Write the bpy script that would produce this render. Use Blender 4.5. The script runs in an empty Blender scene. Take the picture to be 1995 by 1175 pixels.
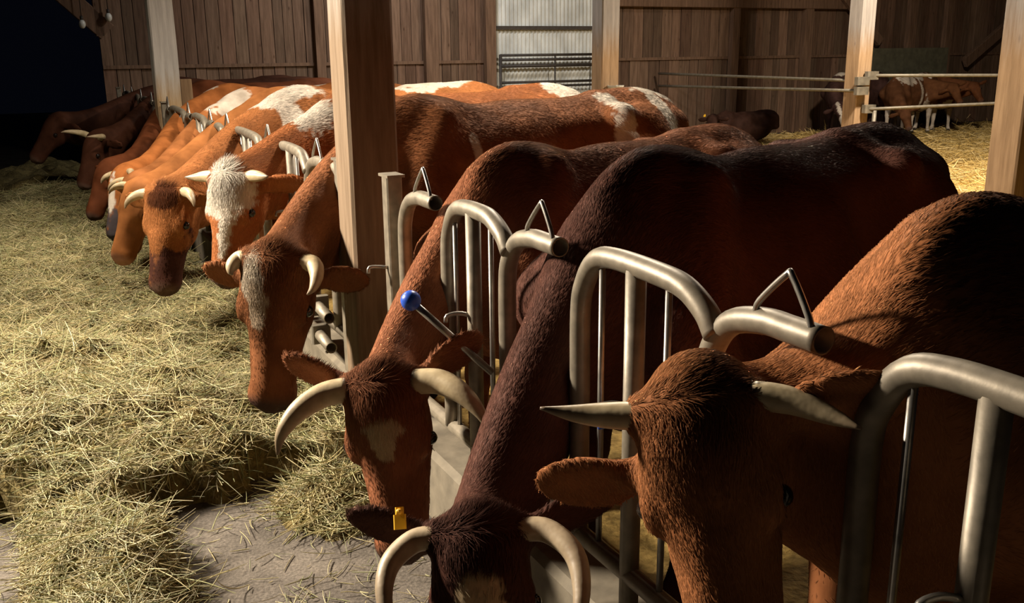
import bpy, math, random
import numpy as np

# ------------------------------------------------------------------ camera, world, lights, exposure
S = bpy.context.scene
COL = S.collection
S.view_settings.view_transform = 'Standard'
S.view_settings.look = 'None'
S.view_settings.gamma = 1.0
S.view_settings.use_curve_mapping = False
S.view_settings.exposure = 0.0

AX = math.radians(26.5)
U = np.array([-math.sin(AX), math.cos(AX), 0.0])      # along the feed barrier, away from the camera
N = np.array([math.cos(AX), math.sin(AX), 0.0])       # from the aisle into the pen
O0 = np.array([0.116, 2.378, 0.0])
def B(t, d, h=0.0):                                    # barn coordinates -> world
    return O0 + U * t + N * d + np.array([0, 0, h])

def setup_camera():
    cd = bpy.data.cameras.new('camera'); co = bpy.data.objects.new('camera', cd); COL.objects.link(co)
    cd.sensor_fit = 'HORIZONTAL'; cd.sensor_width = 36.0; cd.lens = 36.0 * 1850 / 1995
    cd.clip_start = 0.05; cd.clip_end = 200
    p = math.radians(14.8); r = math.radians(-0.6)
    fwd = np.array([0, math.cos(p), -math.sin(p)]); rt = np.array([1.0, 0, 0]); up = np.cross(rt, fwd)
    R = math.cos(r) * rt + math.sin(r) * up; V = -math.sin(r) * rt + math.cos(r) * up
    from mathutils import Matrix
    co.matrix_world = Matrix(((R[0], V[0], -fwd[0], 0), (R[1], V[1], -fwd[1], 0), (R[2], V[2], -fwd[2], 1.65), (0, 0, 0, 1)))
    cd.dof.use_dof = False
    S.camera = co
setup_camera()

wd = bpy.data.worlds.new('night'); S.world = wd; wd.use_nodes = True
wd.node_tree.nodes['Background'].inputs[0].default_value = (0.30, 0.38, 0.75, 1)
wd.node_tree.nodes['Background'].inputs[1].default_value = 0.0035

def lamp(name, pos, target, power, color, sx, sy=None, spread=180):
    l = bpy.data.lights.new(name, 'AREA'); l.energy = power; l.color = color
    l.shape = 'RECTANGLE' if sy else 'DISK'; l.size = sx
    if sy: l.size_y = sy
    l.spread = math.radians(spread)
    o = bpy.data.objects.new(name, l); COL.objects.link(o); o.location = pos
    from mathutils import Vector
    o.rotation_euler = (Vector(target) - Vector(pos)).to_track_quat('-Z', 'Y').to_euler()
    return o
WARM = (1.0, 0.86, 0.68)
lamp('aisle_lamp', B(4.6, -1.3, 3.4), B(4.4, -1.1, 0), 135, WARM, 0.45, None, 150)
lamp('added_row_fill', B(3.7, 2.2, 3.9), B(3.2, 1.8, 0), 240, WARM, 0.5)  # added overhead fill, no known fixture, brightens the backs of the cows
lamp('aisle_lamp_near', B(3.1, -3.0, 2.7), B(.4, -.5, 0.3), 290, WARM, 0.45, None, 120)
lamp('pen_lamp', B(5.4, 8.2, 4.3), B(5.8, 8.6, 0), 620, (1.0, 0.85, 0.66), 0.5)
lamp('end_bay_lamp', B(9.6, 3.6, 4.3), B(11.8, 5.0, 0.5), 150, (0.98, 0.95, 0.90), 0.6)

# ------------------------------------------------------------------ mesh helpers
RNG = np.random.default_rng(7)
def tag(o, label=None, cat=None, group=None, kind=None):
    if label: o['label'] = label
    if cat: o['category'] = cat
    if group: o['group'] = group
    if kind: o['kind'] = kind
    return o

def empty(name, loc):
    o = bpy.data.objects.new(name, None); COL.objects.link(o); o.location = loc; o.empty_display_size = 0.1
    o['_l'] = [float(x) for x in loc]
    return o

def mesh_obj(name, V, F, mat, parent=None, loc=None, smooth=True, col=None):
    V = np.asarray(V, float)
    base = np.array(parent['_l']) if parent is not None else (np.zeros(3) if loc is None else np.asarray(loc, float))
    off = base
    me = bpy.data.meshes.new(name)
    if isinstance(F, np.ndarray):
        k = F.shape[1]
        me.vertices.add(len(V)); me.vertices.foreach_set('co', (V - off).astype(np.float32).ravel())
        me.loops.add(F.size); me.loops.foreach_set('vertex_index', F.astype(np.int32).ravel())
        me.polygons.add(len(F)); me.polygons.foreach_set('loop_start', np.arange(0, F.size, k, dtype=np.int32))
        me.update(calc_edges=True)
    else:
        me.from_pydata((V - off).tolist(), [], F)
    me.materials.append(mat)
    if col is not None:
        a = me.color_attributes.new('coat', 'FLOAT_COLOR', 'POINT')
        c4 = np.ones((len(V), 4), np.float32); c4[:, :3] = col
        a.data.foreach_set('color', c4.ravel())
    me.polygons.foreach_set('use_smooth', [smooth] * len(me.polygons))
    o = bpy.data.objects.new(name, me); COL.objects.link(o)
    if parent is not None:
        o.parent = parent
        o['_l'] = [float(x) for x in base]
    else:
        o.location = base; o['_l'] = [float(x) for x in base]
    return o

class MB:
    def __init__(s): s.v = []; s.f = []; s.c = []
    def add(s, V, F, c=(1, 1, 1)):
        n = len(s.v); s.v += [tuple(map(float, p)) for p in V]; s.f += [tuple(int(i) + n for i in f) for f in F]; s.c += [c] * len(V)
        return s
    def box(s, c, ax, ay, az, hx, hy, hz, col=(1, 1, 1), bev=0.0):
        c = np.asarray(c, float); ax, ay, az = [np.asarray(q, float) for q in (ax, ay, az)]
        if bev <= 0:
            P = [c + ax * hx * i + ay * hy * j + az * hz * k for k in (-1, 1) for j in (-1, 1) for i in (-1, 1)]
            return s.add(P, [(0, 2, 3, 1), (4, 5, 7, 6), (0, 1, 5, 4), (2, 6, 7, 3), (0, 4, 6, 2), (1, 3, 7, 5)], col)
        # octagonal prism along az: bevelled long edges, slightly inset ends
        prof = [(hx, -hy + bev), (hx, hy - bev), (hx - bev, hy), (-hx + bev, hy), (-hx, hy - bev), (-hx, -hy + bev), (-hx + bev, -hy), (hx - bev, -hy)]
        P = []
        for k in (-1, 1):
            for (x, y) in prof: P.append(c + ax * x + ay * y + az * hz * k)
        F = [(i, (i + 1) % 8, 8 + (i + 1) % 8, 8 + i) for i in range(8)] + [tuple(range(7, -1, -1)), tuple(range(8, 16))]
        return s.add(P, F, col)
    def tube(s, pts, r, sides=12, hollow=0.0, hollow_start=0.0, col=(1, 1, 1)):
        V, F = tube(pts, r, sides, hollow, hollow_start); return s.add(V, F, col)
    def build(s, name, mat, parent=None, loc=None, smooth=False):
        return mesh_obj(name, s.v, s.f, mat, parent, loc, smooth, np.array(s.c))

def smooth_path(pts, n=6):
    P = np.asarray(pts, float); out = []
    Q = np.vstack([2 * P[0] - P[1], P, 2 * P[-1] - P[-2]])
    for i in range(len(P) - 1):
        a, b, c, d = Q[i], Q[i + 1], Q[i + 2], Q[i + 3]
        for k in range(n):
            t = k / n
            out.append(0.5 * ((2 * b) + (-a + c) * t + (2 * a - 5 * b + 4 * c - d) * t * t + (-a + 3 * b - 3 * c + d) * t ** 3))
    out.append(P[-1]); return np.array(out)

def tube(pts, r, sides=12, hollow=0.0, hollow_start=0.0):
    P = np.asarray(pts, float); n = len(P); r = np.broadcast_to(np.asarray(r, float), (n,)).copy()
    if hollow > 0:
        d = P[-1] - P[-2]; d /= np.linalg.norm(d)
        P = np.vstack([P, P[-1], P[-1] - d * hollow]); r = np.append(r, [r[-1] * 0.86] * 2)
        tdir_last = d
    T = np.gradient(P[:n], axis=0); T /= np.linalg.norm(T, axis=1)[:, None] + 1e-12
    if len(P) > n: T = np.vstack([T, [T[-1]] * (len(P) - n)])
    a = np.array([0, 0, 1.0]) if abs(T[0][2]) < 0.9 else np.array([1.0, 0, 0])
    x = np.cross(T[0], a); x /= np.linalg.norm(x)
    V = []; ang = np.linspace(0, 2 * np.pi, sides, endpoint=False)
    for i in range(len(P)):
        x = x - T[i] * (x @ T[i]); x /= np.linalg.norm(x); y = np.cross(T[i], x)
        for q in ang: V.append(P[i] + r[i] * (math.cos(q) * x + math.sin(q) * y))
    F = []
    for i in range(len(P) - 1):
        for k in range(sides):
            k2 = (k + 1) % sides
            F.append((i * sides + k, i * sides + k2, (i + 1) * sides + k2, (i + 1) * sides + k))
    F.append(tuple(range(sides - 1, -1, -1))); F.append(tuple(range((len(P) - 1) * sides, len(P) * sides)))
    return np.array(V), F

def sphere(c, r, seg=14, rings=9):
    r = np.broadcast_to(np.asarray(r, float), (3,)); c = np.asarray(c, float)
    V = [c + [0, 0, r[2]]]; F = []
    for i in range(1, rings):
        a = math.pi * i / rings
        for k in range(seg):
            b = 2 * math.pi * k / seg
            V.append(c + r * [math.sin(a) * math.cos(b), math.sin(a) * math.sin(b), math.cos(a)])
    V.append(c - [0, 0, r[2]]); L = len(V) - 1
    for k in range(seg):
        k2 = (k + 1) % seg
        F.append((0, 1 + k, 1 + k2)); F.append((L, L - seg + k2, L - seg + k))
        for i in range(rings - 2):
            F.append((1 + i * seg + k, 1 + (i + 1) * seg + k, 1 + (i + 1) * seg + k2, 1 + i * seg + k2))
    return np.array(V), F

# ------------------------------------------------------------------ materials
def new_mat(name):
    m = bpy.data.materials.new(name); m.use_nodes = True
    nt = m.node_tree; b = nt.nodes['Principled BSDF']; return m, nt, b
def nd(nt, t, **kw):
    n = nt.nodes.new(t)
    for k, v in kw.items():
        if k.startswith('i_'): n.inputs[k[2:].replace('_', ' ')].default_value = v
        else: setattr(n, k, v)
    return n
def ramp(nt, src, stops):
    r = nt.nodes.new('ShaderNodeValToRGB'); nt.links.new(src, r.inputs[0])
    while len(r.color_ramp.elements) < len(stops): r.color_ramp.elements.new(0.5)
    for e, (p, c) in zip(r.color_ramp.elements, stops):
        e.position = p; e.color = (*c, 1) if len(c) == 3 else c
    return r
def mapped(nt, scale, coord='Object'):
    tc = nt.nodes.new('ShaderNodeTexCoord'); mp = nt.nodes.new('ShaderNodeMapping'); mp.inputs['Scale'].default_value = scale
    nt.links.new(tc.outputs[coord], mp.inputs['Vector']); return mp
def mix(nt, fac, a, b, mode='MIX'):
    m = nt.nodes.new('ShaderNodeMix'); m.data_type = 'RGBA'; m.blend_type = mode
    for sock, v in ((m.inputs['Factor'], fac), (m.inputs['A'], a), (m.inputs['B'], b)):
        pass
    def put(sock, v):
        if hasattr(v, 'is_linked') or hasattr(v, 'links'): nt.links.new(v, sock)
        elif isinstance(v, (int, float)): sock.default_value = v
        else: sock.default_value = (*v, 1)
    ins = [i for i in m.inputs if i.enabled]
    put(m.inputs[0], fac); put(m.inputs[6], a); put(m.inputs[7], b)
    return m.outputs[2]
def bump(nt, b, h, strength, dist=0.01):
    n = nt.nodes.new('ShaderNodeBump'); n.inputs['Strength'].default_value = strength; n.inputs['Distance'].default_value = dist
    nt.links.new(h, n.inputs['Height']); nt.links.new(n.outputs['Normal'], b.inputs['Normal'])

def coat_mat(name, hair=False):
    m, nt, b = new_mat(name)
    at = nd(nt, 'ShaderNodeAttribute', attribute_name='coat')
    if not hair:
        mp = mapped(nt, (1, 1, 1)); ns = nd(nt, 'ShaderNodeTexNoise'); ns.inputs['Scale'].default_value = 9; ns.inputs['Detail'].default_value = 6
        nt.links.new(mp.outputs[0], ns.inputs['Vector'])
        rp = ramp(nt, ns.outputs['Fac'], [(0.3, (0.62, 0.58, 0.55)), (0.72, (1.15, 1.12, 1.1))])
        c = mix(nt, 1.0, at.outputs['Color'], rp.outputs[0], 'MULTIPLY'); nt.links.new(c, b.inputs['Base Color'])
        mp2 = mapped(nt, (1, 1, 0.35)); n2 = nd(nt, 'ShaderNodeTexNoise'); n2.inputs['Scale'].default_value = 85; n2.inputs['Detail'].default_value = 4
        nt.links.new(mp2.outputs[0], n2.inputs['Vector']); bump(nt, b, n2.outputs['Fac'], 0.12, 0.005)
        b.inputs['Roughness'].default_value = 0.62
        b.inputs['Specular IOR Level'].default_value = 0.03
        b.inputs['Sheen Weight'].default_value = 0.0; b.inputs['Sheen Roughness'].default_value = 0.5; nt.links.new(c, b.inputs['Sheen Tint'])
    else:
        nt.links.new(at.outputs['Color'], b.inputs['Base Color'])
        b.inputs['Roughness'].default_value = 0.65; b.inputs['Specular IOR Level'].default_value = 0.03
        an = nd(nt, 'ShaderNodeAttribute', attribute_name='lie'); nt.links.new(an.outputs['Vector'], b.inputs['Normal'])
    return m
M_COAT = coat_mat('cow_coat'); M_HAIR = coat_mat('cow_hair', True)

def simple(name, col, rough=0.6, metal=0.0, nscale=0, nstr=0.0, var=0.25):
    m, nt, b = new_mat(name)
    b.inputs['Roughness'].default_value = rough; b.inputs['Metallic'].default_value = metal
    mp = mapped(nt, (1, 1, 1)); ns = nd(nt, 'ShaderNodeTexNoise'); ns.inputs['Scale'].default_value = nscale or 12; ns.inputs['Detail'].default_value = 5
    nt.links.new(mp.outputs[0], ns.inputs['Vector'])
    lo = tuple(c * (1 - var) for c in col); hi = tuple(min(1, c * (1 + var)) for c in col)
    rp = ramp(nt, ns.outputs['Fac'], [(0.3, lo), (0.7, hi)]); nt.links.new(rp.outputs[0], b.inputs['Base Color'])
    if nstr: bump(nt, b, ns.outputs['Fac'], nstr)
    return m
M_HORN = None
def horn_mat():
    m, nt, b = new_mat('horn_keratin')
    at = nd(nt, 'ShaderNodeAttribute', attribute_name='coat'); mp = mapped(nt, (1, 1, 1)); ns = nd(nt, 'ShaderNodeTexNoise'); ns.inputs['Scale'].default_value = 30
    nt.links.new(mp.outputs[0], ns.inputs['Vector']); rp = ramp(nt, ns.outputs['Fac'], [(0.3, (0.75, 0.72, 0.68)), (0.7, (1.05, 1.05, 1.05))])
    nt.links.new(mix(nt, 1.0, at.outputs['Color'], rp.outputs[0], 'MULTIPLY'), b.inputs['Base Color'])
    b.inputs['Roughness'].default_value = 0.42; bump(nt, b, ns.outputs['Fac'], 0.15)
    return m
M_HORN = horn_mat()
M_EYE = simple('eye_gloss', (0.012, 0.008, 0.007), 0.08, 0, 3, 0)
M_TUBE = simple('galvanised_tube', (0.215, 0.185, 0.14), 0.48, 0.35, 25, 0.08)
M_WIRE = simple('bare_steel_rod', (0.34, 0.32, 0.29), 0.35, 0.8, 30, 0.05)
M_BLUE = simple('blue_plastic', (0.02, 0.09, 0.55), 0.35, 0, 10, 0, 0.1)
M_YELLOW = simple('yellow_plastic', (0.75, 0.42, 0.02), 0.45, 0, 10, 0, 0.1)
M_RUST = simple('dark_steel_bar', (0.05, 0.042, 0.038), 0.6, 0.4, 20, 0.05)
M_PIPE = simple('pale_weathered_pipe', (0.18, 0.16, 0.125), 0.55, 0.3, 14, 0.1)
M_WHITE = simple('dull_white_ceramic', (0.6, 0.6, 0.56), 0.35, 0, 9, 0, 0.1)
M_KERB = simple('kerb_concrete', (0.17, 0.145, 0.105), 0.85, 0, 14, 0.3)

def wood_mat(name, dark, light, grey=None, zline=1.8, zsoft=0.25, attr=False, scale=1.0):
    m, nt, b = new_mat(name)
    mp = mapped(nt, (9 * scale, 9 * scale, 0.7 * scale)); ns = nd(nt, 'ShaderNodeTexNoise'); ns.inputs['Scale'].default_value = 3; ns.inputs['Detail'].default_value = 8; ns.inputs['Roughness'].default_value = 0.65
    nt.links.new(mp.outputs[0], ns.inputs['Vector'])
    rp = ramp(nt, ns.outputs['Fac'], [(0.32, dark), (0.68, light)]); c = rp.outputs[0]
    # knots
    mk = mapped(nt, (5, 5, 2.2)); vo = nd(nt, 'ShaderNodeTexVoronoi'); vo.inputs['Scale'].default_value = 1.4; nt.links.new(mk.outputs[0], vo.inputs['Vector'])
    kr = ramp(nt, vo.outputs['Distance'], [(0.03, (0.35, 0.28, 0.22)), (0.12, (1, 1, 1))])
    c = mix(nt, 0.8, c, kr.outputs[0], 'MULTIPLY')
    if grey is not None:
        ge = nd(nt, 'ShaderNodeNewGeometry'); sx = nd(nt, 'ShaderNodeSeparateXYZ'); nt.links.new(ge.outputs['Position'], sx.inputs[0])
        ad = nd(nt, 'ShaderNodeMath', operation='MULTIPLY_ADD'); nt.links.new(ns.outputs['Fac'], ad.inputs[0]); ad.inputs[1].default_value = 0.5; nt.links.new(sx.outputs[2], ad.inputs[2])
        mr = nd(nt, 'ShaderNodeMapRange'); nt.links.new(ad.outputs[0], mr.inputs[0]); mr.inputs[1].default_value = zline + 0.25 - zsoft / 2; mr.inputs[2].default_value = zline + 0.25 + zsoft / 2
        g = ramp(nt, ns.outputs['Fac'], [(0.3, tuple(x * 0.65 for x in grey)), (0.7, grey)])
        c = mix(nt, mr.outputs[0], c, g.outputs[0])
    if attr:
        at = nd(nt, 'ShaderNodeAttribute', attribute_name='coat'); c = mix(nt, 1.0, c, at.outputs['Color'], 'MULTIPLY')
    nt.links.new(c, b.inputs['Base Color']); b.inputs['Roughness'].default_value = 0.8; b.inputs['Specular IOR Level'].default_value = 0.2
    bump(nt, b, ns.outputs['Fac'], 0.35, 0.01)
    return m
M_POST = wood_mat('timber_post', (0.14, 0.095, 0.058), (0.27, 0.195, 0.13), (0.34, 0.31, 0.28), 1.85, 0.3)
M_POST_PEN = wood_mat('orange_timber_post', (0.25, 0.16, 0.09), (0.42, 0.28, 0.165), (0.38, 0.34, 0.31), 1.75, 0.35)
M_POST_PALE = wood_mat('pale_timber_post', (0.30, 0.20, 0.11), (0.52, 0.37, 0.21), (0.50, 0.47, 0.44), 1.35, 0.3)
M_WALL = wood_mat('wall_boards', (0.095, 0.056, 0.036), (0.20, 0.125, 0.085), attr=True)
M_WALLBEAM = wood_mat('wall_timber', (0.095, 0.055, 0.035), (0.19, 0.115, 0.075))
M_GREENB = simple('green_grey_board', (0.10, 0.095, 0.06), 0.8, 0, 9, 0.1)

def sheet_mat():
    m, nt, b = new_mat('white_ribbed_sheet'); b.inputs['Base Color'].default_value = (0.6, 0.62, 0.6, 1)
    mp = mapped(nt, (1, 1, .5)); ns = nd(nt, 'ShaderNodeTexNoise'); ns.inputs['Scale'].default_value = 4; ns.inputs['Detail'].default_value = 6
    nt.links.new(mp.outputs[0], ns.inputs['Vector']); rp = ramp(nt, ns.outputs['Fac'], [(0.3, (0.42, 0.43, 0.41)), (0.65, (0.66, 0.68, 0.66))])
    nt.links.new(rp.outputs[0], b.inputs['Base Color']); b.inputs['Roughness'].default_value = 0.5
    return m
M_SHEET = sheet_mat()

def ground_mat(name, stops, scale=5, bs=0.5, fine=60):
    m, nt, b = new_mat(name)
    mp = mapped(nt, (1, 1, 1)); n1 = nd(nt, 'ShaderNodeTexNoise'); n1.inputs['Scale'].default_value = scale; n1.inputs['Detail'].default_value = 10; n1.inputs['Roughness'].default_value = 0.7
    n2 = nd(nt, 'ShaderNodeTexNoise'); n2.inputs['Scale'].default_value = fine; n2.inputs['Detail'].default_value = 4
    nt.links.new(mp.outputs[0], n1.inputs['Vector']); nt.links.new(mp.outputs[0], n2.inputs['Vector'])
    rp = ramp(nt, n1.outputs['Fac'], stops); r2 = ramp(nt, n2.outputs['Fac'], [(0.3, (0.6, 0.6, 0.6)), (0.7, (1.2, 1.2, 1.2))])
    nt.links.new(mix(nt, 1.0, rp.outputs[0], r2.outputs[0], 'MULTIPLY'), b.inputs['Base Color'])
    b.inputs['Roughness'].default_value = 0.9; b.inputs['Specular IOR Level'].default_value = 0.2
    bump(nt, b, n2.outputs['Fac'], bs, 0.01)
    return m
M_CONC = ground_mat('aisle_concrete', [(0.3, (0.07, 0.06, 0.05)), (0.55, (0.145, 0.125, 0.105)), (0.75, (0.21, 0.18, 0.145))], 4, 0.4, 90)
M_HAYBED = ground_mat('matted_hay', [(0.3, (0.06, 0.045, 0.018)), (0.6, (0.20, 0.155, 0.06)), (0.8, (0.30, 0.24, 0.10))], 9, 0.8, 70)
M_STRAWBED = ground_mat('trodden_straw', [(0.3, (0.30, 0.19, 0.055)), (0.6, (0.52, 0.36, 0.12)), (0.8, (0.62, 0.46, 0.18))], 3.5, 1.0, 35)
def strand_mat():
    m, nt, b = new_mat('straw_strand'); at = nd(nt, 'ShaderNodeAttribute', attribute_name='coat')
    nt.links.new(at.outputs['Color'], b.inputs['Base Color']); b.inputs['Roughness'].default_value = 0.55; return m
M_STRAND = strand_mat()

# ------------------------------------------------------------------ hair/straw curves
def strands_obj(name, P, rad, col, mat, parent=None, lie=None):
    """P: (n,k,3) world points, rad: (n,k), col: (n,3)"""
    n, k, _ = P.shape
    off = np.array(parent['_l']) if parent is not None else np.zeros(3)
    cu = bpy.data.hair_curves.new(name); cu.add_curves([k] * n)
    cu.attributes['position'].data.foreach_set('vector', (P - off).astype(np.float32).ravel())
    ra = cu.attributes.get('radius') or cu.attributes.new('radius', 'FLOAT', 'POINT')
    ra.data.foreach_set('value', rad.astype(np.float32).ravel())
    ca = cu.attributes.new('coat', 'FLOAT_COLOR', 'CURVE')
    c4 = np.ones((n, 4), np.float32); c4[:, :3] = col; ca.data.foreach_set('color', c4.ravel())
    if lie is not None:
        la = cu.attributes.new('lie', 'FLOAT_VECTOR', 'CURVE'); la.data.foreach_set('vector', lie.astype(np.float32).ravel())
    cu.materials.append(mat)
    o = bpy.data.objects.new(name, cu); COL.objects.link(o)
    if parent is not None: o.parent = parent
    return o

def wave_noise(P, freq, seed, oct=3):
    r = np.random.default_rng(seed); out = np.zeros(len(P)); amp = 1.0; tot = 0
    for o in range(oct):
        for j in range(5):
            d = r.normal(size=3); d /= np.linalg.norm(d)
            out += amp * np.sin(P @ d * freq * (0.7 + 0.6 * r.random()) * 2 * np.pi + r.random() * 6.28)
        tot += amp * 2.2; amp *= 0.55; freq *= 2.1
    return out / tot

# ------------------------------------------------------------------ signed-distance cattle
class Field:
    def __init__(s, lo, hi, vox):
        s.lo = np.asarray(lo, float); s.vox = vox; s.n = np.ceil((np.asarray(hi) - s.lo) / vox).astype(int) + 1
        s.F = np.full(tuple(s.n), 0.5, np.float32)
        s.ax = [s.lo[i] + vox * np.arange(s.n[i]) for i in range(3)]
    def sub(s, lo, hi):
        a = np.clip(np.floor((lo - s.lo) / s.vox).astype(int), 0, s.n); b = np.clip(np.ceil((hi - s.lo) / s.vox).astype(int) + 1, 0, s.n)
        if np.any(b <= a): return None, None
        sl = tuple(slice(a[i], b[i]) for i in range(3))
        g = np.meshgrid(s.ax[0][sl[0]], s.ax[1][sl[1]], s.ax[2][sl[2]], indexing='ij')
        return sl, g
    def blend(s, sl, d, k, op='u'):
        f = s.F[sl]
        if op == 'u':
            h = np.maximum(k - np.abs(f - d), 0) / k; s.F[sl] = np.minimum(f, d) - h * h * k * 0.25
        else:
            d = -d; h = np.maximum(k - np.abs(f - d), 0) / k; s.F[sl] = np.maximum(f, d) + h * h * k * 0.25
    def cone(s, a, b, r1, r2, k=0.05, op='u'):
        a = np.asarray(a, float); b = np.asarray(b, float); m = max(r1, r2) + k + 0.03
        sl, g = s.sub(np.minimum(a, b) - m, np.maximum(a, b) + m)
        if sl is None: return
        ab = b - a; L = ab @ ab + 1e-12
        x, y, z = g[0] - a[0], g[1] - a[1], g[2] - a[2]
        t = np.clip((x * ab[0] + y * ab[1] + z * ab[2]) / L, 0, 1)
        d = np.sqrt((x - t * ab[0]) ** 2 + (y - t * ab[1]) ** 2 + (z - t * ab[2]) ** 2) - (r1 + (r2 - r1) * t)
        s.blend(sl, d.astype(np.float32), k, op)
    def chain(s, pts, rad, k=0.05):
        P = np.asarray(pts, float); m = max(rad) + k + 0.03
        sl, g = s.sub(P.min(0) - m, P.max(0) + m)
        if sl is None: return
        best = None
        for a, b, r1, r2 in zip(P[:-1], P[1:], rad[:-1], rad[1:]):
            ab = b - a; L = ab @ ab + 1e-12; x, y, z = g[0] - a[0], g[1] - a[1], g[2] - a[2]
            t = np.clip((x * ab[0] + y * ab[1] + z * ab[2]) / L, 0, 1)
            d = np.sqrt((x - t * ab[0]) ** 2 + (y - t * ab[1]) ** 2 + (z - t * ab[2]) ** 2) - (r1 + (r2 - r1) * t)
            best = d if best is None else np.minimum(best, d)
        s.blend(sl, best.astype(np.float32), k)
    def ell(s, c, r, k=0.05, R=None, op='u'):
        c = np.asarray(c, float); r = np.asarray(r, float)
        ext = r.copy() if R is None else np.sqrt(((np.asarray(R) * r[None, :]) ** 2).sum(1))
        m = ext + k + 0.03
        sl, g = s.sub(c - m, c + m)
        if sl is None: return
        p = [g[i] - c[i] for i in range(3)]
        if R is not None: p = [R[0][j] * p[0] + R[1][j] * p[1] + R[2][j] * p[2] for j in range(3)]
        k0 = np.sqrt(sum((p[i] / r[i]) ** 2 for i in range(3))); k1 = np.sqrt(sum((p[i] / r[i] ** 2) ** 2 for i in range(3))) + 1e-9
        s.blend(sl, (k0 * (k0 - 1) / k1).astype(np.float32), k, op)
    def mesh(s):
        F = s.F; nx, ny, nz = F.shape; ins = F < 0
        any_ = np.zeros((nx - 1, ny - 1, nz - 1), bool); all_ = np.ones_like(any_)
        cs = [(i, j, k) for i in (0, 1) for j in (0, 1) for k in (0, 1)]
        for (i, j, k) in cs:
            v = ins[i:nx - 1 + i, j:ny - 1 + j, k:nz - 1 + k]; any_ |= v; all_ &= v
        I = np.argwhere(any_ & ~all_); ids = np.full(any_.shape, -1, np.int64); ids[tuple(I.T)] = np.arange(len(I))
        val = {c: F[I[:, 0] + c[0], I[:, 1] + c[1], I[:, 2] + c[2]] for c in cs}
        acc = np.zeros((len(I), 3)); cnt = np.zeros(len(I))
        for c in cs:
            for ax in range(3):
                if c[ax] == 0:
                    e = list(c); e[ax] = 1; a = val[c]; b = val[tuple(e)]; m = (a < 0) != (b < 0)
                    t = np.where(m, a / np.where(m, a - b, 1), 0); p = np.array(c, float)[None, :].repeat(len(I), 0); p[:, ax] = t
                    acc += p * m[:, None]; cnt += m
        V = s.lo + (I + acc / cnt[:, None]) * s.vox
        Q = []
        for ax in range(3):
            o1, o2 = (ax + 1) % 3, (ax + 2) % 3
            a = ins; sa = [slice(None)] * 3; sb = [slice(None)] * 3; sa[ax] = slice(0, -1); sb[ax] = slice(1, None)
            diff = a[tuple(sa)] != a[tuple(sb)]; E = np.argwhere(diff)
            E = E[(E[:, o1] > 0) & (E[:, o2] > 0) & (E[:, o1] < F.shape[o1] - 1) & (E[:, o2] < F.shape[o2] - 1)]
            inside_first = a[tuple(E.T)]
            def cid(d1, d2):
                q = E.copy(); q[:, o1] += d1; q[:, o2] += d2; return ids[tuple(q.T)]
            q = np.stack([cid(-1, -1), cid(0, -1), cid(0, 0), cid(-1, 0)], 1)
            q[~inside_first] = q[~inside_first][:, ::-1]; Q.append(q)
        Q = np.vstack(Q); Q = Q[(Q >= 0).all(1)]
        # light Laplacian smoothing
        for lam in (0.5, -0.3, 0.45):
            sm = np.zeros_like(V); w = np.zeros(len(V))
            for i in range(4):
                j = Q[:, (i + 1) % 4]
                for c in range(3): sm[:, c] += np.bincount(Q[:, i], V[j, c], len(V)) + np.bincount(j, V[Q[:, i], c], len(V))
                w += np.bincount(Q[:, i], minlength=len(V)) + np.bincount(j, minlength=len(V))
            V = V + lam * (sm / np.maximum(w, 1)[:, None] - V)
        return V, Q

def bez(p0, p1, p2, p3, n):
    t = np.linspace(0, 1, n)[:, None]; p0, p1, p2, p3 = [np.asarray(p, float) for p in (p0, p1, p2, p3)]
    return (1 - t) ** 3 * p0 + 3 * (1 - t) ** 2 * t * p1 + 3 * (1 - t) * t * t * p2 + t ** 3 * p3

HORNS = {
    'curl': [(.02, .10, -.03), (.03, .17, -.02), (.09, .23, .02), (.18, .24, .06), (.27, .21, .08), (.33, .16, .07)],
    'out': [(.02, .10, -.03), (.03, .18, -.01), (.07, .25, .03), (.13, .30, .05), (.19, .32, .05)],
    'side': [(.02, .10, -.03), (.02, .18, -.02), (.03, .26, .0), (.035, .33, .03)],
    'low': [(.01, .10, -.03), (.035, .18, -.03), (.075, .25, -.015), (.105, .30, .01)],
    'high': [(.02, .10, -.03), (.008, .18, -.02), (-.008, .26, .0), (-.03, .33, .03)],
    'small': [(.02, .10, -.03), (.03, .15, -.02), (.07, .18, .02), (.12, .18, .05), (.15, .16, .06)],
    'up': [(.02, .10, -.03), (.01, .17, -.01), (.02, .22, .04), (.04, .23, .10), (.06, .22, .14)],
}

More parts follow.
